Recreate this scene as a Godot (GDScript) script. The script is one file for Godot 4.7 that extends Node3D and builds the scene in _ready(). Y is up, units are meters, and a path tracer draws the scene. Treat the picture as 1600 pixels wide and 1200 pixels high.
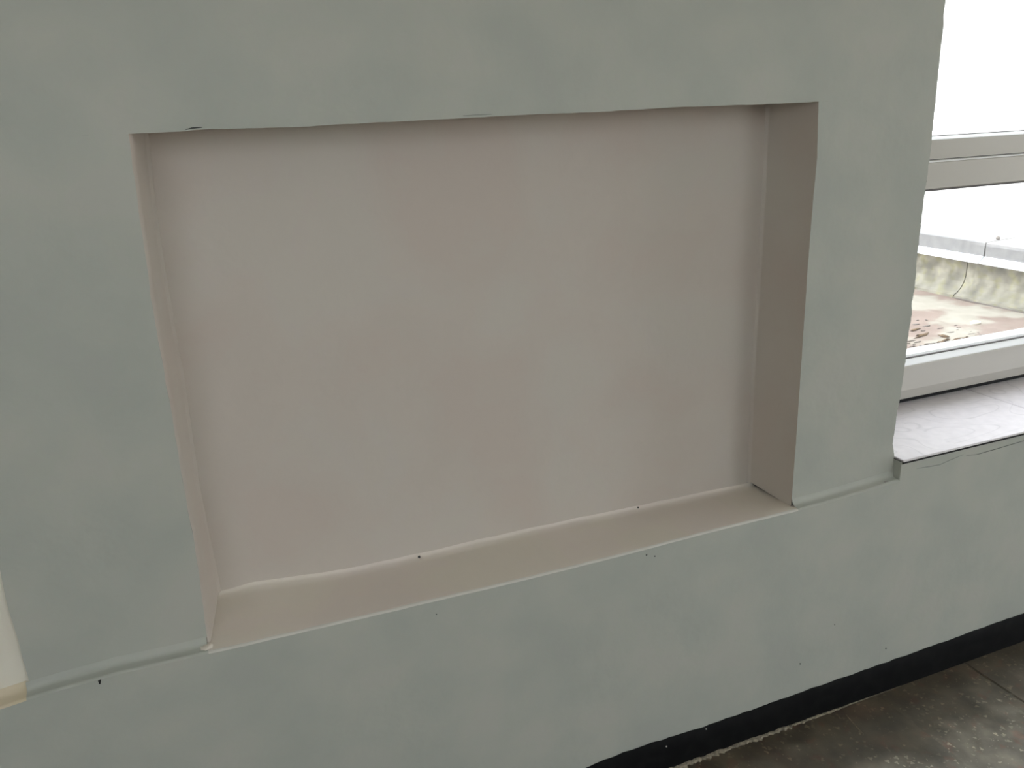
extends Node3D
# Plastered corridor wall with a shallow painted recess, a window with a stone sill on its right,
# black skirting and a terrazzo floor; a flat roof with a coped parapet outside. Units are metres.

const STEP := 0.0228          # how far the lower wall stands out in front of the upper wall
const DEEP := -0.1535         # back of the recess
const SILL := 0.6494          # top of the window sill
const TOP := 3.0              # ceiling height
const TERRACE := 0.30         # level of the flat roof outside
# measured outlines of the hand-plastered edges: (height, x) or (x, height)
const NICHE_LEFT := [Vector2(0.5992, -0.0175), Vector2(0.6294, -0.0167), Vector2(0.7289, -0.0134), Vector2(0.8193, -0.0129), Vector2(0.9010, -0.0142), Vector2(1.0016, -0.0142), Vector2(1.1083, -0.0154), Vector2(1.2099, -0.0157), Vector2(1.3627, -0.0124), Vector2(1.4394, -0.0098), Vector2(1.4536, -0.0101)]
const NICHE_RIGHT := [Vector2(0.5854, 1.2410), Vector2(0.6124, 1.2415), Vector2(0.7671, 1.2419), Vector2(0.8783, 1.2411), Vector2(1.1295, 1.2393), Vector2(1.2599, 1.2406), Vector2(1.3539, 1.2431), Vector2(1.4583, 1.2363)]
const NICHE_TOP := [Vector2(-0.0101, 1.4536), Vector2(0.0636, 1.4539), Vector2(0.0862, 1.4557), Vector2(0.2063, 1.4529), Vector2(0.3252, 1.4542), Vector2(0.4740, 1.4558), Vector2(0.6228, 1.4568), Vector2(0.7705, 1.4568), Vector2(0.9020, 1.4588), Vector2(1.1005, 1.4579), Vector2(1.2355, 1.4583)]
const PIER := [Vector2(0.5983, 1.5394), Vector2(0.6531, 1.5380), Vector2(0.6872, 1.5294), Vector2(0.7462, 1.5313), Vector2(0.8128, 1.5378), Vector2(0.8772, 1.5404), Vector2(0.9452, 1.5403), Vector2(0.9938, 1.5439), Vector2(1.0235, 1.5405), Vector2(1.0551, 1.5435), Vector2(1.1409, 1.5402), Vector2(1.2032, 1.5421), Vector2(1.2565, 1.5414), Vector2(1.2671, 1.5435), Vector2(1.3310, 1.5446), Vector2(1.3768, 1.5448), Vector2(1.4601, 1.5434), Vector2(1.5385, 1.5424), Vector2(1.5932, 1.5424), Vector2(1.6302, 1.5390), Vector2(1.6433, 1.5403), Vector2(1.6668, 1.5408)]
const PIER_FAR := [Vector2(0.6299, -0.2922), Vector2(0.6748, -0.2929), Vector2(0.7226, -0.2947), Vector2(0.7634, -0.2959), Vector2(0.8195, -0.2939)]
const LEDGE := [Vector2(-0.3345, 0.5940), Vector2(-0.2810, 0.5992), Vector2(-0.1980, 0.6027), Vector2(-0.1580, 0.6048), Vector2(-0.0839, 0.6016), Vector2(-0.0295, 0.6013), Vector2(0.0017, 0.5995), Vector2(0.1628, 0.5959), Vector2(0.2895, 0.5932), Vector2(0.3885, 0.5917), Vector2(0.6143, 0.5877), Vector2(0.8333, 0.5880), Vector2(0.9989, 0.5903), Vector2(1.2217, 0.5887), Vector2(1.3747, 0.5917), Vector2(1.5181, 0.5987)]
const SCRAPS := [Vector2(3.469, -1.666), Vector2(3.542, -1.606), Vector2(3.599, -1.529), Vector2(3.457, -1.534), Vector2(3.523, -1.762), Vector2(3.516, -1.517)]
const GRIT := [Vector2(3.614, -1.843), Vector2(3.636, -1.791), Vector2(3.652, -1.724), Vector2(3.544, -1.731), Vector2(3.635, -1.641), Vector2(3.692, -1.571), Vector2(3.712, -1.533), Vector2(3.358, -1.591), Vector2(3.368, -1.543), Vector2(3.393, -1.537), Vector2(3.318, -1.53), Vector2(3.349, -1.622)]
const BASETOP := [Vector2(0.7102, 0.0833), Vector2(0.7969, 0.0888), Vector2(0.8865, 0.0875), Vector2(1.0092, 0.0826), Vector2(1.0970, 0.0824), Vector2(1.2465, 0.0826), Vector2(1.4060, 0.0841), Vector2(1.6348, 0.0862), Vector2(1.8140, 0.0886), Vector2(2.0535, 0.0892)]
const BACKFLOOR := [Vector2(0.0178, 0.6065), Vector2(0.0837, 0.6112), Vector2(0.1438, 0.6038), Vector2(0.2567, 0.5931), Vector2(0.4134, 0.5903), Vector2(0.5457, 0.5911), Vector2(0.7743, 0.5885), Vector2(0.9385, 0.5835), Vector2(1.0775, 0.5809), Vector2(1.2464, 0.5767)]
const BACKLEFT := [Vector2(0.6120, 0.0127), Vector2(0.8081, 0.0043), Vector2(1.0173, 0.0080), Vector2(1.1670, 0.0049), Vector2(1.2543, 0.0048), Vector2(1.3332, 0.0059), Vector2(1.4392, 0.0116)]
const BACKRIGHT := [Vector2(0.5771, 1.2445), Vector2(0.8345, 1.2394), Vector2(1.1052, 1.2414), Vector2(1.3679, 1.2405), Vector2(1.4437, 1.2385)]

var rough := FastNoiseLite.new()
var rng := RandomNumberGenerator.new()
var M := {}

func _ready():
	camera_and_light()
	rough.seed = 11; rough.frequency = 1.0; rough.noise_type = FastNoiseLite.TYPE_SIMPLEX_SMOOTH; rough.fractal_octaves = 4
	rng.seed = 5
	make_materials()
	room_shell()
	wall_with_recess()
	window_with_sill()
	skirting()
	floor_tiles()
	terrace()
	small_marks()

func camera_and_light():
	var cam := Camera3D.new(); cam.name = "camera"; add_child(cam)
	cam.fov = rad_to_deg(2.0 * atan(600.0 / 1347.67))
	cam.near = 0.02; cam.far = 200.0
	cam.transform = Transform3D(Basis(Vector3.UP, -0.38657) * Basis(Vector3.RIGHT, -0.31486) * Basis(Vector3.BACK, -0.03618), Vector3(0, 1.47672, 1.4))
	cam.current = true
	var we := WorldEnvironment.new(); we.name = "world_environment"; add_child(we)
	var env := Environment.new()
	var sm := ProceduralSkyMaterial.new()          # an even, bright overcast sky
	sm.sky_top_color = Color(0.93, 0.96, 1.0); sm.sky_horizon_color = Color(0.97, 0.985, 1.0); sm.sky_energy_multiplier = 1.3
	sm.ground_energy_multiplier = 1.3; sm.ground_bottom_color = Color(0.68, 0.67, 0.65); sm.ground_horizon_color = Color(0.70, 0.69, 0.67)
	sm.sun_angle_max = 0.0
	var sky := Sky.new(); sky.sky_material = sm
	env.background_mode = Environment.BG_SKY; env.sky = sky
	env.tonemap_mode = Environment.TONE_MAPPER_LINEAR
	env.tonemap_exposure = 3.15
	env.ambient_light_source = Environment.AMBIENT_SOURCE_SKY
	env.sdfgi_enabled = true; env.ssao_enabled = true; env.ssil_enabled = true
	we.environment = env

# ---------------------------------------------------------------- helpers
func curve(pts: Array, t: float) -> float:          # piecewise-linear lookup, flat beyond its ends
	if t <= pts[0].x: return pts[0].y
	for i in range(1, pts.size()):
		if t <= pts[i].x:
			var a: Vector2 = pts[i - 1]; var b: Vector2 = pts[i]
			return lerpf(a.y, b.y, (t - a.x) / maxf(b.x - a.x, 1e-6))
	return pts[pts.size() - 1].y

func jag(t: float, lane: float, size: float) -> float:   # small unevenness of a hand-made edge
	return rough.get_noise_2d(t * 16.0, lane * 37.0) * size

func steps(a: float, b: float, d: float) -> Array:
	var n := maxi(1, int(ceil(absf(b - a) / d))); var out := []
	for i in n + 1: out.append(lerpf(a, b, float(i) / n))
	return out

func begin() -> SurfaceTool:
	var st := SurfaceTool.new(); st.begin(Mesh.PRIMITIVE_TRIANGLES); return st

func tri(st: SurfaceTool, a: Vector3, b: Vector3, c: Vector3, out: Vector3):
	if (b - a).cross(c - a).dot(out) > 0.0:          # clockwise seen from the side «out» points to
		var k := b; b = c; c = k
	for p in [a, b, c]: st.add_vertex(p)

func grid(st: SurfaceTool, rows: Array, out: Vector3, smooth := true):
	st.set_smooth_group(1 if smooth else -1)
	for j in rows.size() - 1:
		for i in rows[j].size() - 1:
			var a: Vector3 = rows[j][i]; var b: Vector3 = rows[j][i + 1]; var c: Vector3 = rows[j + 1][i + 1]; var d: Vector3 = rows[j + 1][i]
			tri(st, a, b, c, out); tri(st, a, c, d, out)

func box(st: SurfaceTool, lo: Vector3, hi: Vector3, bevel := 0.0):
	# a box whose twelve edges are chamfered
	var c := (lo + hi) * 0.5; var h := (hi - lo) * 0.5
	var e := minf(bevel, minf(h.x, minf(h.y, h.z)) * 0.6)
	st.set_smooth_group(-1)
	for ax in 3:
		var u := (ax + 1) % 3; var v := (ax + 2) % 3
		for sg in [-1.0, 1.0]:
			var q := []
			for k in [[-1, -1], [1, -1], [1, 1], [-1, 1]]:
				var p := Vector3.ZERO
				p[ax] = h[ax] * sg; p[u] = (h[u] - e) * k[0]; p[v] = (h[v] - e) * k[1]
				q.append(c + p)
			var n := Vector3.ZERO; n[ax] = sg
			tri(st, q[0], q[1], q[2], n); tri(st, q[0], q[2], q[3], n)
		if e <= 0.0: continue
		for su in [-1.0, 1.0]:
			for sv in [-1.0, 1.0]:
				var p := []
				for k in [[-1, 0], [1, 0], [1, 1], [-1, 1]]:
					var w := Vector3.ZERO
					w[ax] = (h[ax] - e) * k[0]
					w[u] = (h[u] - (e if k[1] == 1 else 0.0)) * su
					w[v] = (h[v] - (0.0 if k[1] == 1 else e)) * sv
					p.append(c + w)
				var n2 := Vector3.ZERO; n2[u] = su; n2[v] = sv
				tri(st, p[0], p[1], p[2], n2); tri(st, p[0], p[2], p[3], n2)
	if e > 0.0:
		for sx in [-1.0, 1.0]:
			for sy in [-1.0, 1.0]:
				for sz in [-1.0, 1.0]:
					var s := Vector3(sx, sy, sz); var a := (h - Vector3(0, e, e)) * s; var b := (h - Vector3(e, 0, e)) * s; var d := (h - Vector3(e, e, 0)) * s
					tri(st, c + a, c + b, c + d, s)

func prism(st: SurfaceTool, prof: PackedVector2Array, a: float, b: float, axis: String):
	# closed profile run along x (profile = z, y) or along z (profile = x, y)
	st.set_smooth_group(-1)
	var at := func(p: Vector2, t: float) -> Vector3: return Vector3(t, p.y, p.x) if axis == "x" else Vector3(p.x, p.y, t)
	var area := 0.0
	for i in prof.size(): area += prof[i].cross(prof[(i + 1) % prof.size()])
	for i in prof.size():
		var p := prof[i]; var q := prof[(i + 1) % prof.size()]
		var n2 := Vector2(q.y - p.y, p.x - q.x) * signf(area)
		var n: Vector3 = at.call(n2, 0.0)
		tri(st, at.call(p, a), at.call(q, a), at.call(q, b), n); tri(st, at.call(p, a), at.call(q, b), at.call(p, b), n)
	var idx := Geometry2D.triangulate_polygon(prof)
	var along := Vector3.RIGHT if axis == "x" else Vector3.BACK
	for i in range(0, idx.size(), 3):
		tri(st, at.call(prof[idx[i]], a), at.call(prof[idx[i + 1]], a), at.call(prof[idx[i + 2]], a), along * signf(a - b))
		tri(st, at.call(prof[idx[i]], b), at.call(prof[idx[i + 1]], b), at.call(prof[idx[i + 2]], b), along * signf(b - a))

func blob(st: SurfaceTool, c: Vector3, r: Vector3, wobble := 0.2, key := 0.0):
	# an uneven rounded lump
	st.set_smooth_group(1)
	var rows := []
	for j in 7:
		var th := PI * j / 6.0; var row := []
		for i in 11:
			var ph := TAU * (i % 10) / 10.0
			var d := Vector3(sin(th) * cos(ph), cos(th), sin(th) * sin(ph))
			var k := 1.0 + wobble * rough.get_noise_3d(d.x * 1.3 + key * 9.1, d.y * 1.3, d.z * 1.3) * 2.0
			row.append(c + d * r * k)
		rows.append(row)
	for j in 6:
		for i in 10:
			var a: Vector3 = rows[j][i]; var b: Vector3 = rows[j][i + 1]; var e: Vector3 = rows[j + 1][i + 1]; var f: Vector3 = rows[j + 1][i]
			var o := (a + b + e + f) * 0.25 - c
			if j > 0: tri(st, a, b, e, o)
			if j < 5: tri(st, a, e, f, o)

func ribbon(st: SurfaceTool, pts: Array, w: float, normal: Vector3, lift := 0.0006):
	# a thin filled crack or scratch lying on a surface, with its own small thickness
	for i in pts.size() - 1:
		var a: Vector3 = pts[i]; var b: Vector3 = pts[i + 1]
		var side := (b - a).cross(normal).normalized()
		var wa := w * (0.35 if i == 0 else 1.0); var wb := w * (0.35 if i == pts.size() - 2 else 1.0)
		var up := normal * lift
		var r := [[a - side * wa, a + up - side * wa * 0.4, a + up + side * wa * 0.4, a + side * wa], [b - side * wb, b + up - side * wb * 0.4, b + up + side * wb * 0.4, b + side * wb]]
		grid(st, r, normal, false)

func obj(called: String, st: SurfaceTool, m: Material, parent: Node = self) -> MeshInstance3D:
	st.generate_normals()
	var o := MeshInstance3D.new(); o.name = called; o.mesh = st.commit(); o.material_override = m
	o.cast_shadow = GeometryInstance3D.SHADOW_CASTING_SETTING_ON
	parent.add_child(o, true)
	return o

func tag(o: Node, label: String, category: String, group := "", kind := ""):
	o.set_meta("label", label); o.set_meta("category", category)
	if group: o.set_meta("group", group)
	if kind: o.set_meta("kind", kind)

func base(called: String, at := Vector3.ZERO) -> Node3D:
	var o := Node3D.new(); o.name = called; o.position = at; add_child(o, true); return o

# ---------------------------------------------------------------- materials
func noise_tex(freq: float, octaves: int, cols: Array, offs: Array, size := 512, sd := 1, as_normal := false, bump := 2.0) -> NoiseTexture2D:
	var n := FastNoiseLite.new(); n.noise_type = FastNoiseLite.TYPE_SIMPLEX_SMOOTH; n.seed = sd; n.frequency = freq; n.fractal_octaves = octaves
	var t := NoiseTexture2D.new(); t.width = size; t.height = size; t.seamless = true; t.noise = n
	if as_normal:
		t.as_normal_map = true; t.bump_strength = bump
	elif cols.size():
		var g := Gradient.new(); g.offsets = PackedFloat32Array(offs); g.colors = PackedColorArray(cols); t.color_ramp = g
	return t

func plain(c: Color, r: float, metal := 0.0) -> StandardMaterial3D:
	var m := StandardMaterial3D.new(); m.albedo_color = c; m.roughness = r; m.metallic = metal; m.cull_mode = BaseMaterial3D.CULL_DISABLED; return m

func mottled(c: Array, freq: float, scale: float, r: float, sd: int, grain := 0.0, grain_scale := 6.0) -> StandardMaterial3D:
	var m := plain(Color.WHITE, r)
	m.albedo_texture = noise_tex(freq, 5, c, [0.25, 0.5, 0.75], 512, sd)
	m.uv1_triplanar = true; m.uv1_world_triplanar = true; m.uv1_scale = Vector3.ONE * scale
	if grain > 0.0:
		m.heightmap_enabled = false
		m.normal_enabled = true; m.normal_scale = grain
		m.normal_texture = noise_tex(0.03, 4, [], [], 512, sd + 50, true, 3.0)
	return m

func make_materials():
	M.wall = mottled([Color(0.655, 0.666, 0.628), Color(0.672, 0.680, 0.640), Color(0.688, 0.690, 0.648)], 0.007, 0.9, 0.62, 3, 0.12)
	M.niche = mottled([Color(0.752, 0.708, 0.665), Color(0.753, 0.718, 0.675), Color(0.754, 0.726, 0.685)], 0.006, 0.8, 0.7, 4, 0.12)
	M.ledge = mottled([Color(0.865, 0.825, 0.785), Color(0.87, 0.83, 0.785), Color(0.865, 0.835, 0.78)], 0.006, 0.8, 0.6, 5, 0.12)  # recess floor: yellower paint, lightened to replace light missing there
	M.edge = plain(Color(0.80, 0.79, 0.75), 0.7)
	M.cream = mottled([Color(0.84, 0.815, 0.75), Color(0.86, 0.835, 0.775), Color(0.87, 0.85, 0.79)], 0.008, 0.9, 0.7, 6)
	M.tan = mottled([Color(0.74, 0.68, 0.56), Color(0.79, 0.74, 0.62), Color(0.81, 0.76, 0.66)], 0.012, 1.6, 0.8, 7)
	M.masonry = plain(Color(0.6, 0.59, 0.57), 0.9)
	M.room = plain(Color(0.84, 0.84, 0.81), 0.8)
	M.ceiling = plain(Color(0.93, 0.93, 0.91), 0.9)
	M.black = mottled([Color(0.040, 0.042, 0.044), Color(0.052, 0.054, 0.056), Color(0.075, 0.076, 0.075)], 0.02, 2.0, 0.6, 8); M.black.metallic_specular = 0.25
	M.dark = plain(Color(0.06, 0.06, 0.06), 0.8)
	M.crack = plain(Color(0.30, 0.31, 0.30), 0.9); M.hair = plain(Color(0.47, 0.49, 0.47), 0.9)
	M.mortar = mottled([Color(0.38, 0.35, 0.30), Color(0.52, 0.49, 0.42), Color(0.62, 0.58, 0.50)], 0.04, 3.0, 0.9, 9)
	M.frame = plain(Color(0.75, 0.735, 0.70), 0.28)
	M.gasket = plain(Color(0.42, 0.41, 0.40), 0.6)
	M.bead = plain(Color(0.93, 0.93, 0.92), 0.35)  # whiter than the frame so that sky-facing edges look lit
	M.glass = plain(Color(1, 1, 1, 0.04), 0.02); M.glass.transparency = BaseMaterial3D.TRANSPARENCY_ALPHA
	M.stone = sill_stone()
	M.terrazzo = []
	for k in 3: M.terrazzo.append(terrazzo(k))
	M.joint = plain(Color(0.24, 0.22, 0.19), 0.8)
	M.render = mottled([Color(0.925, 0.92, 0.90), Color(0.94, 0.94, 0.925), Color(0.945, 0.945, 0.935)], 0.03, 0.5, 0.9, 13)
	M.coping = mottled([Color(0.49, 0.485, 0.48), Color(0.515, 0.51, 0.50), Color(0.535, 0.53, 0.52)], 0.03, 1.0, 0.45, 14)
	M.flange = plain(Color(0.93, 0.94, 0.94), 0.5)
	M.concrete = concrete_stain()
	M.roof = roof_felt()
	M.rust = mottled([Color(0.26, 0.19, 0.10), Color(0.40, 0.30, 0.17), Color(0.50, 0.39, 0.24)], 0.05, 8.0, 0.9, 17)
	M.grit = plain(Color(0.40, 0.365, 0.33), 0.9)
	M.pebble = plain(Color(0.90, 0.88, 0.82), 0.7)

func sill_stone() -> StandardMaterial3D:
	# pale lilac-grey stone with thin wandering veins that close into ovals
	var n := FastNoiseLite.new(); n.noise_type = FastNoiseLite.TYPE_SIMPLEX_SMOOTH; n.seed = 23; n.frequency = 0.0045; n.fractal_octaves = 2; n.fractal_gain = 0.3
	var f := FastNoiseLite.new(); f.seed = 24; f.frequency = 0.04; f.fractal_octaves = 4
	var im := Image.create(512, 512, false, Image.FORMAT_RGB8)
	for y in 512:
		for x in 512:
			var v := n.get_noise_2d(x, y * 1.7); var l := absf(fposmod(v * 3.0, 1.0) - 0.5) * 2.0
			var k := 0.865 + 0.03 * f.get_noise_2d(x, y) - 0.055 * smoothstep(0.14, 0.0, l)
			im.set_pixel(x, y, Color(k, k * 0.972, k * 0.975))
	var m := plain(Color.WHITE, 0.38)
	m.albedo_texture = ImageTexture.create_from_image(im)
	m.uv1_triplanar = true; m.uv1_world_triplanar = true; m.uv1_scale = Vector3.ONE * 1.1; m.uv1_offset = Vector3(0.1, 0.0, 0.35)
	return m

func terrazzo(k: int) -> StandardMaterial3D:
	# worn brown-grey ground with pale chips of many sizes and a few reddish stains
	var r := RandomNumberGenerator.new(); r.seed = 40 + k
	var f := FastNoiseLite.new(); f.seed = 60 + k; f.frequency = 0.008; f.fractal_octaves = 5
	var g := FastNoiseLite.new(); g.seed = 70 + k; g.frequency = 0.012; g.fractal_octaves = 3
	var im := Image.create(1024, 1024, false, Image.FORMAT_RGB8)
	for y in 1024:
		for x in 1024:
			var v := 0.53 + 0.16 * f.get_noise_2d(x, y); var red := smoothstep(0.22, 0.6, g.get_noise_2d(x, y)) * 0.05
			im.set_pixel(x, y, Color(v * 1.03 + red, v * 0.975 - red * 0.4, v * 0.88 - red * 0.5))
	for i in 3000:
		var c := Vector2(r.randf() * 1024, r.randf() * 1024); var s := pow(r.randf(), 3.0) * 8.5 + 1.0
		var t := r.randf_range(0.58, 0.93); var a := r.randf() * PI; var el := r.randf_range(0.45, 1.0)
		var col := Color(t * 1.02, t * 0.98, t * 0.88)
		for y in range(int(c.y - s) - 1, int(c.y + s) + 2):
			for x in range(int(c.x - s) - 1, int(c.x + s) + 2):
				var d := (Vector2(x, y) - c).rotated(a); d.y /= el
				var rim := s * (0.82 + 0.25 * sin(atan2(d.y, d.x) * 3.0 + i))
				if d.length() < rim: im.set_pixel(posmod(x, 1024), posmod(y, 1024), im.get_pixel(posmod(x, 1024), posmod(y, 1024)).lerp(col, 0.75))
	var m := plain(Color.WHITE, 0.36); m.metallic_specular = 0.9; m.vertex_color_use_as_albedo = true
	m.albedo_texture = ImageTexture.create_from_image(im)
	m.uv1_triplanar = true; m.uv1_world_triplanar = true; m.uv1_scale = Vector3.ONE * 1.3; m.uv1_offset = Vector3(k * 0.37, 0, k * 0.21)
	m.normal_enabled = true; m.normal_scale = 0.15; m.normal_texture = noise_tex(0.02, 4, [], [], 512, 77, true, 3.0)
	return m

func concrete_stain() -> StandardMaterial3D:
	var f := FastNoiseLite.new(); f.seed = 31; f.frequency = 0.012; f.fractal_octaves = 5
	var g := FastNoiseLite.new(); g.seed = 33; g.frequency = 0.02; g.fractal_octaves = 4
	var im := Image.create(512, 512, false, Image.FORMAT_RGB8)
	for y in 512:
		for x in 512:
			var v := 0.51 + 0.20 * f.get_noise_2d(x, y); var moss := smoothstep(0.0, 0.5, g.get_noise_2d(x, y)) * 0.06
			im.set_pixel(x, y, Color(v * 1.02, v * 0.985, v * 0.87 - moss))
	var m := plain(Color.WHITE, 0.9)
	m.albedo_texture = ImageTexture.create_from_image(im); m.uv1_triplanar = true; m.uv1_world_triplanar = true; m.uv1_scale = Vector3.ONE * 1.4
	return m

func roof_felt() -> StandardMaterial3D:
	# pinkish-brown roofing with pale dried puddle marks
	var f := FastNoiseLite.new(); f.seed = 35; f.frequency = 0.005; f.fractal_octaves = 5
	var g := FastNoiseLite.new(); g.seed = 36; g.frequency = 0.02; g.fractal_octaves = 4
	var im := Image.create(512, 512, false, Image.FORMAT_RGB8)
	for y in 512:
		for x in 512:
			var k := smoothstep(-0.12, 0.16, f.get_noise_2d(x, y)); var v := 0.05 * g.get_noise_2d(x, y)
			im.set_pixel(x, y, Color(0.50, 0.43, 0.38).lerp(Color(0.585, 0.56, 0.50), k) + Color(v, v, v))
	var m := plain(Color.WHITE, 0.85)
	m.albedo_texture = ImageTexture.create_from_image(im); m.uv1_triplanar = true; m.uv1_world_triplanar = true; m.uv1_scale = Vector3.ONE * 0.7
	return m

# ---------------------------------------------------------------- the room around the camera
func room_shell():
	var st := begin(); box(st, Vector3(-2.9, TOP, -0.36), Vector3(5.8, TOP + 0.25, 4.3))
	tag(obj("ceiling", st, M.ceiling), "plain white ceiling over the room", "ceiling", "", "structure")
	st = begin(); box(st, Vector3(-2.9, -0.3, -0.36), Vector3(-2.6, TOP, 4.3))
	tag(obj("wall_left", st, M.room), "pale end wall at the dark end of the room", "wall", "", "structure")
	st = begin()                                      # right end: opening for a tall window added for its light
	box(st, Vector3(5.5, -0.3, -0.36), Vector3(5.8, TOP, 0.25)); box(st, Vector3(5.5, -0.3, 2.75), Vector3(5.8, TOP, 4.3))
	box(st, Vector3(5.5, -0.3, 0.25), Vector3(5.8, 0.3, 2.75)); box(st, Vector3(5.5, 2.8, 0.25), Vector3(5.8, TOP, 2.75))
	tag(obj("wall_right", st, M.room), "pale end wall with one wide added window beyond the sill", "wall", "", "structure")
	st = begin()                                      # back wall: openings for a window and door added for their light
	box(st, Vector3(-2.6, -0.3, 4.0), Vector3(-2.3, TOP, 4.3)); box(st, Vector3(0.4, -0.3, 4.0), Vector3(2.0, TOP, 4.3)); box(st, Vector3(3.2, -0.3, 4.0), Vector3(5.8, TOP, 4.3))
	box(st, Vector3(-2.3, -0.3, 4.0), Vector3(0.4, 1.4, 4.3)); box(st, Vector3(-2.3, 2.9, 4.0), Vector3(0.4, TOP, 4.3))
	box(st, Vector3(2.0, -0.3, 4.0), Vector3(3.2, 0.0, 4.3)); box(st, Vector3(2.0, 2.15, 4.0), Vector3(3.2, TOP, 4.3))
	tag(obj("wall_back", st, M.room), "pale wall opposite the recess with an added window and glass door", "wall", "", "structure")
	var far := base("window_2", Vector3(-2.3, 1.4, 4.15)); tag(far, "white framed high window added for light opposite the recess", "window", "", "structure")  # unseen window, added to light the upper left wall
	st = begin()
	for x in [0.0, 1.32, 2.64]: box(st, Vector3(x, 0, -0.04), Vector3(x + 0.06, 1.5, 0.04), 0.004)
	for y in [0.0, 1.44]: box(st, Vector3(0, y, -0.035), Vector3(2.7, y + 0.06, 0.035), 0.004)
	obj("frame", st, M.frame, far)
	st = begin(); box(st, Vector3(0.03, 0.03, -0.004), Vector3(2.67, 1.47, 0.004)); obj("pane", st, M.glass, far)
	var door := base("door_1", Vector3(2.0, 0.0, 4.15)); tag(door, "white framed glass door added for light opposite the recess", "door", "", "structure")  # unseen door, added to light the left jamb and lower wall
	st = begin()
	for x in [0.0, 1.14]: box(st, Vector3(x, 0, -0.04), Vector3(x + 0.06, 2.15, 0.04), 0.004)
	for y in [0.0, 2.09]: box(st, Vector3(0, y, -0.035), Vector3(1.2, y + 0.06, 0.035), 0.004)
	obj("frame", st, M.frame, door)
	st = begin(); box(st, Vector3(0.03, 0.03, -0.004), Vector3(1.17, 2.12, 0.004)); obj("pane", st, M.glass, door)
	var side := base("window_3", Vector3(5.65, 0.3, 0.25)); tag(side, "white framed window added for light in the right end wall", "window", "", "structure")  # unseen window, added to light the recess from the right
	st = begin()
	for z in [0.0, 1.22, 2.44]: box(st, Vector3(-0.04, 0, z), Vector3(0.04, 2.5, z + 0.06), 0.004)
	for y in [0.0, 2.44]: box(st, Vector3(-0.035, y, 0), Vector3(0.035, y + 0.06, 2.5), 0.004)
	obj("frame", st, M.frame, side)
	st = begin(); box(st, Vector3(-0.004, 0.03, 0.03), Vector3(0.004, 2.47, 2.47)); obj("pane", st, M.glass, side)

# ---------------------------------------------------------------- the wall with the recess
func ledge_y(x: float) -> float: return curve(LEDGE, x) + jag(x * 0.6, 1, 0.0009)
func left_x(y: float) -> float: return curve(NICHE_LEFT, y) + jag(y, 2, 0.0016)
func right_x(y: float) -> float: return curve(NICHE_RIGHT, y) + jag(y, 3, 0.0007)
func top_y(x: float) -> float: return curve(NICHE_TOP, x) + jag(x, 4, 0.0012)
func pier_x(y: float) -> float: return curve(PIER, y) + jag(y * 2.0, 5, 0.0012) + rough.get_noise_2d(y * 110.0, 77.0) * 0.0018
func far_x(y: float) -> float: return curve(PIER_FAR, y) + jag(y, 6, 0.001)
func wave(x: float, y: float) -> float: return rough.get_noise_2d(x * 1.3 + 40.0, y * 1.3) * 0.0025   # hand-trowelled plaster

const COVE := 0.016          # the upper wall runs into the ledge with a small cove

func face(y0: Callable, y1: Callable, x0: Callable, x1: Callable, nx: int, ny: int) -> SurfaceTool:
	# a patch of the upper wall between four uneven edges
	var st := begin(); var rows := []
	for j in ny + 1:
		var row := []
		for i in nx + 1:
			var u := float(i) / nx; var v := float(j) / ny
			var xm := lerpf(x0.call(1.0), x1.call(1.0), u); var ya: float = y0.call(xm); var yb: float = y1.call(xm)
			var y := lerpf(ya, yb, v); var x := lerpf(x0.call(y), x1.call(y), u)
			var w := minf(minf(u, 1.0 - u), minf(v, 1.0 - v))
			row.append(Vector3(x, y, wave(x, y) * smoothstep(0.0, 0.2, w)))
		rows.append(row)
	grid(st, rows, Vector3.BACK)
	return st

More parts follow.
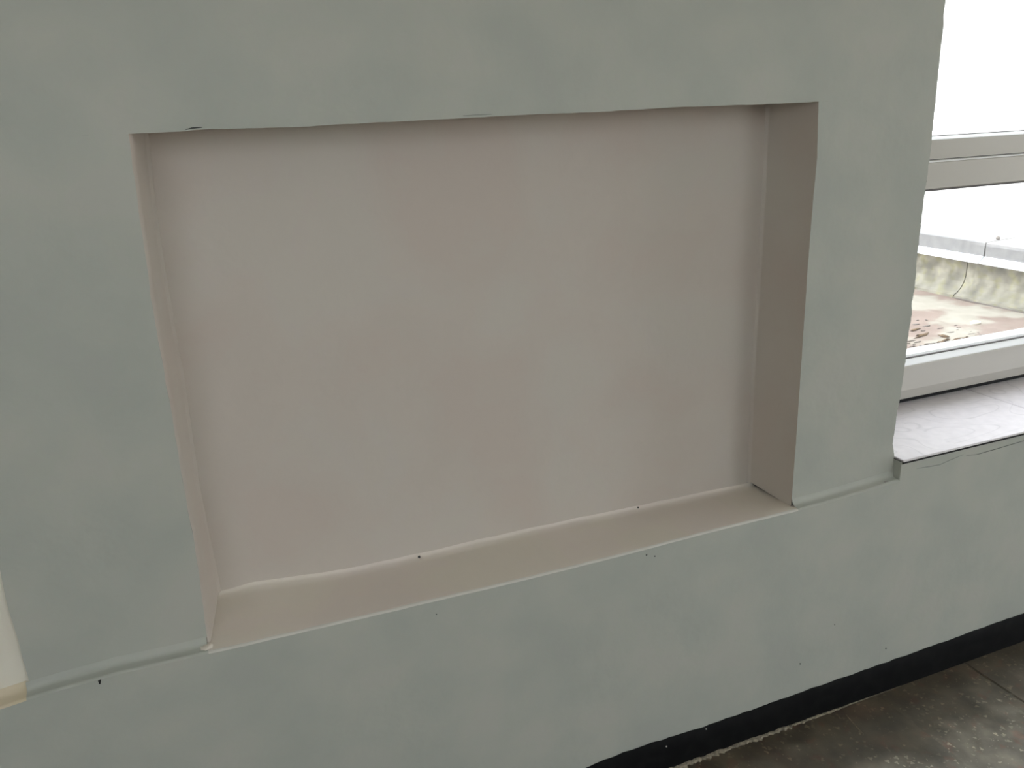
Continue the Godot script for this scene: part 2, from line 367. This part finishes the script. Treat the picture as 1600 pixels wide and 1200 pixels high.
func wall_with_recess():
	var wall := base("wall_front")
	tag(wall, "grey-green plastered wall with a shallow rectangular recess and projecting lower part", "wall", "", "structure")
	var low := func(x: float) -> float: return ledge_y(x) + COVE
	var top := func(x: float) -> float: return top_y(x)
	var roof := func(_x: float) -> float: return TOP
	# upper wall: pier left of the recess, pier between recess and window, the field above
	obj("pier_face", face(low, top, far_x, left_x, 24, 90), M.wall, wall)
	obj("pier_face", face(low, top, right_x, pier_x, 24, 240), M.wall, wall)
	obj("upper_face", face(top, roof, far_x, pier_x, 200, 120), M.wall, wall)
	var lint := func(_x: float) -> float: return 2.45
	obj("upper_face", face(lint, roof, pier_x, func(_y): return 5.5, 60, 12), M.wall, wall)
	var rest := face(func(_x): return SILL - 0.06, lint, func(_y): return 4.0, func(_y): return 5.5, 40, 40)
	obj("pier_face", rest, M.wall, wall)
	# cream panel beyond the left pier, a few millimetres back
	var st := begin(); var rows := []
	for y in steps(0.60, TOP, 0.03):
		var row := []
		for x in steps(-2.6, -0.285, 0.1): row.append(Vector3(x, y, -0.005))
		rows.append(row)
	grid(st, rows, Vector3.BACK)
	obj("cream_panel", st, M.cream, wall).set_meta("label", "cream painted panel at the left edge")
	st = begin(); rows = []
	for y in steps(0.60, TOP, 0.02): rows.append([Vector3(far_x(y), y, 0.0), Vector3(far_x(y) + 0.001, y, -0.006)])
	grid(st, rows, Vector3.LEFT, false); obj("panel_edge", st, M.wall, wall)
	# ledge between upper and lower wall
	ledge(wall, -2.6, -0.297, M.tan, "ledge", -0.005)
	ledge(wall, -0.297, -0.0185, M.wall, "ledge", 0.0)
	ledge(wall, 1.2423, 1.5394, M.wall, "ledge", 0.0)
	# lower wall, its edge rolled over at the top
	st = begin(); rows = []
	for x in steps(-2.6, 1.5394, 0.012):
		var y1 := ledge_y(x) - 0.003; var row := []
		for k in 14: row.append(Vector3(x, lerpf(-0.02, y1, k / 13.0), STEP + wave(x + 9.0, k * 0.05) * smoothstep(0.0, 2.0, minf(k, 13 - k))))
		rows.append(row)
	grid(st, rows, Vector3.BACK); obj("lower_face", st, M.wall, wall)
	st = begin(); rows = []                          # below the window the lower wall climbs to the sill
	for x in steps(1.5394, 5.5, 0.03):
		var row := []
		for k in 16: row.append(Vector3(x, lerpf(-0.02, SILL - 0.011, k / 15.0), STEP + wave(x + 9.0, k * 0.05) * smoothstep(0.0, 2.0, minf(k, 15 - k)) * smoothstep(1.54, 1.75, x)))
		rows.append(row)
	grid(st, rows, Vector3.BACK); obj("lower_face", st, M.wall, wall)
	st = begin(); rows = []                          # its left end, a small return above the ledge
	for y in steps(ledge_y(1.5394) - 0.003, SILL - 0.0047, 0.006):
		var k := smoothstep(0.012, 0.0, y - ledge_y(1.5394))
		rows.append([Vector3(1.5394 - 0.004 * k, y, -0.01), Vector3(1.5394 - 0.003 * k, y, STEP * 0.5), Vector3(1.5394 - 0.0015 * k, y, STEP - 0.003), Vector3(1.5410, y, STEP)])
	grid(st, rows, Vector3.LEFT, false); obj("ledge_return", st, M.wall, wall)
	recess(wall)
	# masonry behind the plaster
	st = begin()
	box(st, Vector3(-2.6, -0.3, -0.34), Vector3(5.5, 0.56, STEP - 0.02))
	box(st, Vector3(-2.6, 0.56, -0.34), Vector3(1.50, TOP, -0.17))
	box(st, Vector3(-2.6, 0.56, -0.171), Vector3(-0.06, TOP, -0.012)); box(st, Vector3(1.29, 0.58, -0.171), Vector3(1.50, TOP, -0.012))
	box(st, Vector3(-0.06, 1.50, -0.171), Vector3(1.29, TOP, -0.012))
	box(st, Vector3(1.50, 2.47, -0.34), Vector3(5.5, TOP, -0.006)); box(st, Vector3(4.03, 0.56, -0.34), Vector3(5.5, 2.47, -0.006))
	box(st, Vector3(1.50, 0.56, -0.34), Vector3(4.03, SILL - 0.05, STEP - 0.006))
	obj("masonry", st, M.masonry, wall)
	# window reveals: left, right, head
	st = begin(); rows = []
	for y in steps(0.60, 2.45, 0.004):
		rows.append([Vector3(pier_x(y), y, 0.0), Vector3(minf(pier_x(y), 1.533), y, -0.02), Vector3(1.53, y, -0.34)])
	grid(st, rows, Vector3.RIGHT); obj("window_reveal", st, M.wall, wall)
	st = begin(); grid(st, [[Vector3(4.0, 0.6, 0.0), Vector3(4.0, 2.45, 0.0)], [Vector3(4.0, 0.6, -0.34), Vector3(4.0, 2.45, -0.34)]], Vector3.LEFT, false)
	grid(st, [[Vector3(1.5, 2.45, 0.0), Vector3(4.05, 2.45, 0.0)], [Vector3(1.5, 2.45, -0.34), Vector3(4.05, 2.45, -0.34)]], Vector3.DOWN, false)
	obj("window_reveal", st, M.wall, wall)

func ledge(wall: Node, x0: float, x1: float, m: Material, called: String, back: float):
	var st := begin(); var rows := []
	for x in steps(x0, x1, 0.01):
		var y := ledge_y(x)
		var row := [Vector3(x, y - 0.0035, STEP)]
		for k in 5: row.append(Vector3(x, y - 0.0035 + 0.0055 * sin(k * PI / 8.0 + 0.2) - 0.001, STEP - 0.006 + 0.006 * cos(k * PI / 8.0 + 0.2)))
		for k in 6:
			var u := k / 5.0
			row.append(Vector3(x, y + 0.0015 + (COVE - 0.0015) * u * (0.02 + 0.98 * u), lerpf(STEP - 0.009, back, u * (1.7 - 0.7 * u))))
		rows.append(row)
	grid(st, rows, Vector3(0, 1, 1)); obj(called, st, m, wall)

func recess(wall: Node):
	var R := 0.007                                   # inner corners are rounded with filler
	var bl := func(y: float) -> float: return curve(BACKLEFT, y) + jag(y, 7, 0.001)
	var br := func(y: float) -> float: return curve(BACKRIGHT, y) + jag(y, 8, 0.0008)
	var bf := func(x: float) -> float: return curve(BACKFLOOR, x) + jag(x, 9, 0.0015)
	var st := begin(); var rows := []                # back panel
	for v in steps(0.0, 1.0, 1.0 / 70):
		var row := []
		for u in steps(0.0, 1.0, 1.0 / 100):
			var y0 := lerpf(0.60, 1.47, v); var x := lerpf(bl.call(y0) + R, br.call(y0) - R, u)
			var y := lerpf(bf.call(x), 1.47, v)
			row.append(Vector3(x, y, DEEP + wave(x + 5.0, y) * 1.4 * smoothstep(0.0, 0.12, minf(minf(u, 1.0 - u), minf(v, 1.0 - v)))))
		rows.append(row)
	grid(st, rows, Vector3.BACK)
	var niche := obj("recess", st, M.niche, wall)
	niche.set_meta("label", "shallow rectangular recess painted warm pinkish grey")
	for s in [-1, 1]:                                # jambs
		st = begin(); rows = []
		for v in steps(0.0, 1.0, 1.0 / 90):
			var row := []
			var yb: float = lerpf(0.585, 1.462, v); var xf: float = left_x(yb) if s < 0 else right_x(yb); var xb: float = bl.call(yb) if s < 0 else br.call(yb)
			var y0 := ledge_y(xf); var y := lerpf(y0 - 0.004, 1.462, v)
			row.append(Vector3(xf, y, 0.0))
			if s < 0: row.append(Vector3(xf + 0.003, y, -0.004)); row.append(Vector3(xf + 0.006, y, -0.012))
			else: row.append(Vector3(xf, y, -0.003))
			row.append(Vector3(xb, y, DEEP + R)); row.append(Vector3(xb - s * R * 0.3, y, DEEP + R * 0.3)); row.append(Vector3(xb - s * R, y, DEEP)); row.append(Vector3(xb - s * R, y, DEEP - 0.004))
			rows.append(row)
		grid(st, rows, Vector3(-s, 0, 0.3)); obj("recess_jamb", st, M.niche, niche)
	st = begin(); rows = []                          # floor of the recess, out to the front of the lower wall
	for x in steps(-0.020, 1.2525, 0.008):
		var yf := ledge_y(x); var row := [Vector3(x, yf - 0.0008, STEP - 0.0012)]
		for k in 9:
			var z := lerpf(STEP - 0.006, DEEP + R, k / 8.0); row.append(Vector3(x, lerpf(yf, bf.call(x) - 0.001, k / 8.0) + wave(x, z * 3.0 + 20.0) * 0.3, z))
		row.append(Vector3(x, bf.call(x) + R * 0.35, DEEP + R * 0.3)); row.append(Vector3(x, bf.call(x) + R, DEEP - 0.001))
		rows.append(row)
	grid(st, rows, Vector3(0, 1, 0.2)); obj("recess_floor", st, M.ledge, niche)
	st = begin(); rows = []                          # soffit
	for x in steps(-0.015, 1.245, 0.01): rows.append([Vector3(x, top_y(x), 0.0), Vector3(x, top_y(x) + 0.001, -0.004), Vector3(x, 1.4595, DEEP - 0.002)])
	grid(st, rows, Vector3.DOWN); obj("recess_head", st, M.niche, niche)
	st = begin(); rows = []                          # paint worn pale along the front edge
	for x in steps(-0.0185, 1.2423, 0.006):
		var y := ledge_y(x); var w := 0.0022 + jag(x, 12, 0.0018)
		rows.append([Vector3(x, y - 0.0034, STEP + 0.0002), Vector3(x, y - 0.0006, STEP - 0.0010), Vector3(x, y + 0.0003, STEP - 0.003 - w)])
	grid(st, rows, Vector3(0, 1, 1)); obj("worn_edge", st, M.edge, niche).set_meta("label", "pale worn front edge")
	st = begin()                                     # filler bulging over the lower left corner
	blob(st, Vector3(-0.0195, 0.6025, 0.007), Vector3(0.011, 0.0035, 0.012), 0.3, 3.0); obj("filler", st, M.ledge, niche)

# ---------------------------------------------------------------- window, sill
func window_with_sill():
	var w := base("window_1"); tag(w, "white framed window with horizontal transom right of the recess", "window", "", "structure")
	var L := 1.54; var Rr := 3.99
	var st := begin()                                # bottom rail: leaning lower face, upright face, sloping bead
	prism(st, PackedVector2Array([Vector2(-0.262, 0.6655), Vector2(-0.250, 0.6955), Vector2(-0.250, 0.7630), Vector2(-0.2515, 0.7645), Vector2(-0.2690, 0.7690), Vector2(-0.312, 0.7690), Vector2(-0.312, 0.6655)]), L, Rr, "x")
	obj("bottom_rail", st, M.frame, w)
	st = begin(); prism(st, PackedVector2Array([Vector2(-0.2520, 0.7648), Vector2(-0.2530, 0.7668), Vector2(-0.2690, 0.7775), Vector2(-0.2740, 0.7775), Vector2(-0.2740, 0.7680)]), L, Rr, "x"); obj("glazing_bead", st, M.bead, w)
	st = begin(); prism(st, PackedVector2Array([Vector2(-0.2695, 0.7770), Vector2(-0.2705, 0.7812), Vector2(-0.2750, 0.7812), Vector2(-0.2750, 0.7770)]), L, Rr, "x"); obj("gasket", st, M.gasket, w)
	st = begin(); prism(st, PackedVector2Array([Vector2(-0.286, 0.7765), Vector2(-0.286, 0.7830), Vector2(-0.298, 0.7900), Vector2(-0.312, 0.7900), Vector2(-0.312, 0.7765)]), L, Rr, "x"); obj("outer_bead", st, M.bead, w)
	st = begin()                                     # lower transom rail
	prism(st, PackedVector2Array([Vector2(-0.250, 1.2335), Vector2(-0.250, 1.2965), Vector2(-0.2515, 1.2980), Vector2(-0.264, 1.3000), Vector2(-0.312, 1.3025), Vector2(-0.312, 1.2290), Vector2(-0.268, 1.2290)]), L, Rr, "x")
	obj("transom_rail", st, M.frame, w)
	st = begin(); prism(st, PackedVector2Array([Vector2(-0.266, 1.2292), Vector2(-0.266, 1.2245), Vector2(-0.274, 1.2245), Vector2(-0.274, 1.2292)]), L, Rr, "x"); obj("gasket", st, M.gasket, w)
	st = begin(); prism(st, PackedVector2Array([Vector2(-0.2500, 1.2984), Vector2(-0.2515, 1.3018), Vector2(-0.2600, 1.3032), Vector2(-0.31, 1.3032), Vector2(-0.31, 1.3000), Vector2(-0.2515, 1.2982)]), L, Rr, "x"); obj("highlight_strip", st, M.bead, w)  # white strip, its colour stands for the glint along the rail
	st = begin(); prism(st, PackedVector2Array([Vector2(-0.2615, 1.3032), Vector2(-0.2615, 1.3066), Vector2(-0.31, 1.3066), Vector2(-0.31, 1.3032)]), L, Rr, "x"); obj("gasket", st, M.gasket, w)
	st = begin()                                     # upper transom rail, set back
	prism(st, PackedVector2Array([Vector2(-0.258, 1.3050), Vector2(-0.258, 1.3505), Vector2(-0.2595, 1.3520), Vector2(-0.312, 1.3520), Vector2(-0.312, 1.3050)]), L, Rr, "x")
	obj("transom_rail", st, M.frame, w)
	st = begin(); prism(st, PackedVector2Array([Vector2(-0.2590, 1.3519), Vector2(-0.2605, 1.3535), Vector2(-0.2740, 1.3602), Vector2(-0.2770, 1.3602), Vector2(-0.2770, 1.3519)]), L, Rr, "x"); obj("glazing_bead", st, M.bead, w)
	st = begin(); prism(st, PackedVector2Array([Vector2(-0.2745, 1.3600), Vector2(-0.2745, 1.3620), Vector2(-0.2770, 1.3620), Vector2(-0.2770, 1.3600)]), L, Rr, "x"); obj("gasket", st, M.gasket, w)
	st = begin(); box(st, Vector3(L, 2.37, -0.312), Vector3(Rr, 2.45, -0.25), 0.004); obj("top_rail", st, M.frame, w)
	for x in [L, Rr - 0.07]:
		st = begin(); box(st, Vector3(x, 0.66, -0.3115), Vector3(x + 0.07, 2.44, -0.2505), 0.004); obj("stile", st, M.frame, w)
	st = begin(); box(st, Vector3(L + 0.05, 0.777, -0.283), Vector3(Rr - 0.05, 1.231, -0.276)); obj("pane", st, M.glass, w)
	st = begin(); box(st, Vector3(L + 0.05, 1.3555, -0.284), Vector3(Rr - 0.05, 2.39, -0.277)); obj("pane", st, M.glass, w)
	st = begin(); box(st, Vector3(L, SILL - 0.02, -0.318), Vector3(Rr, 0.668, -0.2760)); obj("shadow_strip", st, M.dark, w)  # dark strip put in for the black shadow under the frame
	# sill: two stone slabs that meet in a dark joint
	var s := base("window_sill"); tag(s, "pale lilac-grey veined stone window sill under the white frame", "window sill", "", "structure")
	for k in 2:
		var a: float = [1.5425, 2.0935][k]; var b: float = [2.0905, 3.995][k]
		st = begin(); var rows := []
		for x in [a, a + 0.002, b - 0.002, b]:
			var e := 0.0015 if x == a or x == b else 0.0
			rows.append([Vector3(x, SILL - 0.0045, STEP + 0.003), Vector3(x, SILL - 0.0015 - e, STEP + 0.003), Vector3(x, SILL - e, STEP + 0.0015), Vector3(x, SILL - e, -0.31), Vector3(x, SILL - 0.0045, -0.31), Vector3(x, SILL - 0.0045, STEP + 0.003)])
		grid(st, rows, Vector3(0, 1, 0.4), false)
		for x in [a, b]: grid(st, [[Vector3(x, SILL - 0.0045, STEP + 0.003), Vector3(x, SILL - 0.003, STEP + 0.003)], [Vector3(x, SILL - 0.0045, -0.31), Vector3(x, SILL - 0.0015, -0.31)]], Vector3.LEFT if x == a else Vector3.RIGHT, false)
		obj("slab", st, M.stone, s)
	st = begin(); box(st, Vector3(1.5460, SILL - 0.0125, -0.31), Vector3(3.99, SILL - 0.0045, STEP - 0.0005)); obj("bedding", st, M.dark, s)

# ---------------------------------------------------------------- skirting and floor
func base_y(x: float) -> float: return curve(BASETOP, x) + jag(x * 1.4, 20, 0.0030)

func skirting():
	var b := base("baseboard_front"); tag(b, "black painted skirting strip along the foot of the wall", "skirting", "", "structure")
	var st := begin(); var rows := []
	for x in steps(-2.6, 5.5, 0.012):
		var y := base_y(x)
		rows.append([Vector3(x, 0.0, STEP + 0.006), Vector3(x, y * 0.5, STEP + 0.0045 + jag(x, 21, 0.0004)), Vector3(x, y - 0.001, STEP + 0.0030), Vector3(x, y, STEP + 0.0022), Vector3(x, y + 0.0003, STEP - 0.004)])
	grid(st, rows, Vector3(0, 0.2, 1)); obj("skirting_face", st, M.black, b)
	st = begin(); rows = []                          # mortar smeared in the corner with the floor, thinning to the right
	for x in steps(0.2, 1.62, 0.004):
		var k := smoothstep(1.62, 1.15, x); var w := (0.0035 + absf(jag(x * 2.0, 22, 0.016)) + jag(x * 5.0, 24, 0.003)) * k; var h := (0.004 + jag(x * 2.0, 23, 0.005)) * k
		rows.append([Vector3(x, maxf(h, 0.0) + 0.0005, STEP + 0.0058), Vector3(x, maxf(h * 0.7, 0.0) + 0.0008, STEP + 0.0075 + maxf(w, 0.0) * 0.4), Vector3(x, -0.0004, STEP + 0.0068 + maxf(w, 0.0))])
	grid(st, rows, Vector3(0, 1, 1), false); obj("mortar_bead", st, M.mortar, b).set_meta("label", "ragged pale mortar line")

func floor_tiles():
	var f := base("floor"); tag(f, "worn brown-grey terrazzo floor with pale stone chips", "floor", "", "structure")
	var st := begin(); box(st, Vector3(-2.6, -0.3, STEP - 0.03), Vector3(5.5, -0.006, 4.0)); obj("floor_bed", st, M.joint, f)
	for i in range(-4, 5):
		for j in 5:
			var x0 := maxf(1.8475 + (i - 1) * 1.0, -2.6); var x1 := minf(1.8475 + i * 1.0 - 0.004, 5.5)
			var z0 := 0.012 + j * 1.0; var z1 := minf(z0 + 0.995, 4.0)
			if x1 - x0 < 0.05 or z1 - z0 < 0.05: continue
			var s := begin(); s.set_smooth_group(-1)
			var xs := [x0, x0 + 0.0015] + steps(x0 + 0.03, x1 - 0.03, 0.03 if j == 0 else 0.3) + [x1 - 0.0015, x1]
			var zs := [z0, z0 + 0.0015] + steps(z0 + 0.03, z1 - 0.03, 0.03 if j == 0 else 0.3) + [z1 - 0.0015, z1]
			for a in xs.size() - 1:
				for b in zs.size() - 1:
					var q := []
					for c in [[a, b], [a + 1, b], [a + 1, b + 1], [a, b + 1]]:
						var rim: bool = c[0] == 0 or c[0] == xs.size() - 1 or c[1] == 0 or c[1] == zs.size() - 1
						q.append(Vector3(xs[c[0]], -0.0015 if rim else 0.0, zs[c[1]]))
					for k in [0, 1, 2, 0, 2, 3]:
						s.set_color(grime_and_shade(q[k])); s.add_vertex(q[k])
			s.set_color(Color.WHITE)
			var lo := [Vector3(x0, -0.0015, z0), Vector3(x1, -0.0015, z0), Vector3(x1, -0.0015, z1), Vector3(x0, -0.0015, z1)]
			for k in 4:
				var p: Vector3 = lo[k]; var r: Vector3 = lo[(k + 1) % 4]; var d := Vector3(0, -0.018, 0); var out := (p + r) * 0.5 - Vector3((x0 + x1) * 0.5, 0, (z0 + z1) * 0.5)
				tri(s, p, r, r + d, out); tri(s, p, r + d, p + d, out)
			obj("floor_tile", s, M.terrazzo[posmod(i * 2 + j, 3)], f)

func grime_and_shade(p: Vector3) -> Color:
	# brown dirt along the wall, with the window light falloff painted into it
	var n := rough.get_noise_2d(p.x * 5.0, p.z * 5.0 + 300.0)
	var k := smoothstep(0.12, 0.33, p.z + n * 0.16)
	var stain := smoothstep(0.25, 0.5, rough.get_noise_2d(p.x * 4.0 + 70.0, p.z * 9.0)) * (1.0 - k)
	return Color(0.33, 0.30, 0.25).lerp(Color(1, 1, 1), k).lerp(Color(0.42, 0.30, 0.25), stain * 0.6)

# ---------------------------------------------------------------- outside
func terrace():
	var st := begin(); var rows := []
	for x in steps(-3.0, 4.30, 0.08):
		var row := []
		for z in steps(-0.33, -9.0, 0.08): row.append(Vector3(x, TERRACE + rough.get_noise_2d(x * 0.8 + 90.0, z * 0.8) * 0.006, z))
		rows.append(row)
	grid(st, rows, Vector3.UP)
	box(st, Vector3(-3.0, -0.3, -9.0), Vector3(4.36, TERRACE - 0.012, -0.37))
	var t := obj("floor_terrace", st, M.roof); tag(t, "pinkish-brown flat roof outside the window with dried puddle marks", "flat roof", "", "structure")
	# parapet: concrete upstand segments with a coved foot, metal coping above
	var p := base("parapet", Vector3(4.285, TERRACE, -2.2)); tag(p, "stained concrete parapet with grey metal coping outside the window", "parapet")
	var joints := [-9.0, -7.0, -4.6, -2.2, -0.42]
	for k in 4:
		st = begin(); rows = []
		for z in steps(joints[k] + 0.0035, joints[k + 1] - 0.0035, 0.06):
			var row := []
			var e := jag(z, 30, 0.004)
			for q in [Vector2(0.26, 0.27), Vector2(0.083, 0.27), Vector2(0.08, 0.20), Vector2(0.078, 0.12), Vector2(0.070, 0.085), Vector2(0.050, 0.052), Vector2(0.025, 0.028), Vector2(0.0, 0.014), Vector2(-0.004, -0.01)]:
				row.append(Vector3(q.x + e * 0.5, q.y + e * (0.5 if q.y < 0.1 else 0.0), z + 2.2))
			rows.append(row)
		grid(st, rows, Vector3(-1, 0.4, 0), false)
		for r in [rows[0], rows[rows.size() - 1]]:
			for i in r.size() - 1: tri(st, r[i], r[i + 1], Vector3(0.26, 0.0, r[0].z), Vector3.FORWARD if r == rows[0] else Vector3.BACK)
		obj("upstand", st, M.concrete, p)
	st = begin(); box(st, Vector3(0.10, -0.6, -6.8), Vector3(0.25, 0.265, 1.75)); obj("core", st, M.grit, p)
	var cj := [-8.9, -6.9, -4.5, -2.08, -0.42]
	for k in 4:
		var a: float = cj[k] + 2.2 + 0.005; var b: float = cj[k + 1] + 2.2 - 0.005
		st = begin(); prism(st, PackedVector2Array([Vector2(0.058, 0.250), Vector2(0.058, 0.329), Vector2(0.062, 0.333), Vector2(0.30, 0.341), Vector2(0.31, 0.336), Vector2(0.31, 0.23), Vector2(0.295, 0.23), Vector2(0.295, 0.27), Vector2(0.075, 0.262)]), a, b, "z")
		obj("coping", st, M.coping, p)
		st = begin(); prism(st, PackedVector2Array([Vector2(0.060, 0.256), Vector2(0.020, 0.221), Vector2(0.020, 0.216), Vector2(0.064, 0.216), Vector2(0.070, 0.256)]), a, b, "z")
		obj("drip_flange", st, M.flange, p).set_meta("label", "white sloping drip edge")
	st = begin(); var foot := []                     # open joint along the foot of the nearer segment
	for z in steps(0.0, 1.75, 0.05): foot.append(Vector3(-0.012 + jag(z, 31, 0.004), 0.004, z))
	ribbon(st, foot, 0.006, Vector3(-0.4, 1, 0).normalized(), 0.002); obj("foot_joint", st, M.grit, p)
	# rendered building across the gap
	var b := base("building", Vector3(9.0, -3.0, -6.0)); tag(b, "white rendered facade rising beyond the parapet", "building")
	st = begin(); box(st, Vector3(0, 0, -14), Vector3(3.0, 13.0, 8.5), 0.02); obj("facade", st, M.render, b)
	st = begin(); box(st, Vector3(-0.08, 13.0, -14.1), Vector3(3.1, 13.15, 8.6), 0.02); obj("roof_edge", st, M.coping, b)
	# rust-brown leaf scraps, and dark grit washed into streaks, on the roof near the window
	var scraps := SCRAPS
	var where := ["second brown leaf scrap from the left in the roof grit, flat and elongated", "chunkiest brown leaf scrap in the middle of the roof grit", "rightmost brown leaf scrap in the roof grit, small and dark", "flat brown leaf scrap just in front of the chunkiest one on the roof", "leftmost brown leaf scrap on the flat roof, beside the pier edge", "thin long brown leaf scrap on the roof closest to the window rail"]
	for k in scraps.size():
		st = begin(); blob(st, Vector3.ZERO, Vector3([0.050, 0.024, 0.020, 0.046, 0.040, 0.055][k], 0.005, [0.013, 0.024, 0.012, 0.012, 0.010, 0.008][k]), 0.95, k + 0.37)
		var o := obj("leaf_scrap", st, M.rust); o.position = Vector3(scraps[k].x, TERRACE + 0.004, scraps[k].y); o.rotation.y = 0.25
		tag(o, where[k], "leaf", "leaf scraps on the flat roof")
	st = begin()
	for g in GRIT:
		blob(st, Vector3(g.x, TERRACE + 0.002, g.y), Vector3(rng.randf_range(0.012, 0.028), 0.003, rng.randf_range(0.005, 0.009)), 0.45, g.x * 7.0)
		for q in 4:
			var c := Vector2(g.x + rng.randf_range(-0.12, 0.12), g.y + rng.randf_range(-0.07, 0.07)); var r := Vector3(rng.randf_range(0.004, 0.012), 0.003, rng.randf_range(0.003, 0.006))
			var free := true
			for k in scraps: free = free and absf(c.x - k.x) > 0.075
			if free: blob(st, Vector3(c.x, TERRACE + 0.002, c.y), r, 0.45, q + g.x)
	tag(obj("roof_grit", st, M.grit), "dark grit washed into streaks on the flat roof near the window rail", "grit", "", "stuff")
	st = begin(); blob(st, Vector3.ZERO, Vector3(0.034, 0.012, 0.022), 0.2, 71.0)
	var s := obj("pebble", st, M.pebble); s.position = Vector3(3.87, TERRACE + 0.008, -1.70); tag(s, "single white flat pebble on the roof in front of the parapet", "pebble")
	st = begin(); blob(st, Vector3.ZERO, Vector3(0.011, 0.011, 0.012), 0.3, 75.0)
	var d := obj("stone_chip", st, M.grit); d.position = Vector3(4.46, TERRACE + 0.345, -2.10); tag(d, "tiny dark stone chip on the metal coping beside its joint", "stone")

# ---------------------------------------------------------------- cracks, holes and specks
func small_marks():
	var wall := get_node("wall_front")
	var Z := Vector3.BACK; var st := begin(); var pts := []
	for p in [[1.5896, 0.6154], [1.625, 0.6128], [1.664, 0.6104], [1.70, 0.6165], [1.7397, 0.6223]]: pts.append(Vector3(p[0], p[1] + 0.003, STEP + 0.0002))
	ribbon(st, pts, 0.0008, Z, 0.0002)
	pts = []
	for p in [[1.748, 0.6185], [1.785, 0.614], [1.8207, 0.6151], [1.8601, 0.6161], [1.9492, 0.620], [2.06, 0.6225]]: pts.append(Vector3(p[0], p[1] + 0.003, STEP + 0.0012))
	ribbon(st, pts, 0.0008, Z, 0.0002); obj("hairline_crack", st, M.hair, wall)
	st = begin(); ribbon(st, [Vector3(0.0683, 1.4560, 0.0006), Vector3(0.078, 1.4578, 0.0008), Vector3(0.092, 1.4583, 0.0006)], 0.0011, Z); obj("hairline_crack", st, M.crack, wall)
	st = begin(); ribbon(st, [Vector3(0.50, 1.4595, 0.0006), Vector3(0.55, 1.4602, 0.0006)], 0.0007, Z); obj("hairline_crack", st, M.crack, wall)
	st = begin(); blob(st, Vector3(-0.1905, 0.5955, STEP - 0.004), Vector3(0.0034, 0.0062, 0.006), 0.5, 81.0); obj("plug_hole", st, M.dark, wall).set_meta("label", "small black plug hole in the ledge")
	for p in [[0.8489, 0.5721, 0.0017], [0.8691, 0.5641, 0.0014], [1.2828, 0.1693, 0.0016], [1.3802, 0.2500, 0.0012], [1.5577, 0.1290, 0.0018], [0.3885, 0.560, 0.0014]]:
		st = begin(); blob(st, Vector3(p[0], p[1], STEP + 0.0004), Vector3(p[2], p[2], 0.0016), 0.3, p[0] * 10.0); obj("speck", st, M.crack, wall)
	var niche := wall.get_node("recess")
	for p in [[0.4075, 0.5935, -0.1430, 0.0026], [0.9300, 0.5880, -0.1475, 0.0020]]:
		st = begin(); blob(st, Vector3(p[0], p[1], p[2]), Vector3(p[3], p[3], p[3]), 0.3, p[0] * 10.0); obj("speck", st, M.crack, niche)
	var b := get_node("baseboard_front")
	for p in [[1.0137, 0.0790, 0.0016], [0.906, 0.0690, 0.0018]]:
		st = begin(); blob(st, Vector3(p[0], p[1], STEP + 0.0062), Vector3(p[2], p[2], 0.0015), 0.3, p[0] * 7.0); obj("paint_chip", st, M.edge, b)
	var f := get_node("floor")
	st = begin(); ribbon(st, [Vector3(1.413, 0.0002, 0.055), Vector3(1.4085, 0.0002, 0.078), Vector3(1.4045, 0.0002, 0.10), Vector3(1.401, 0.0002, 0.124)], 0.0016, Vector3.UP); obj("scratch", st, M.mortar, f)
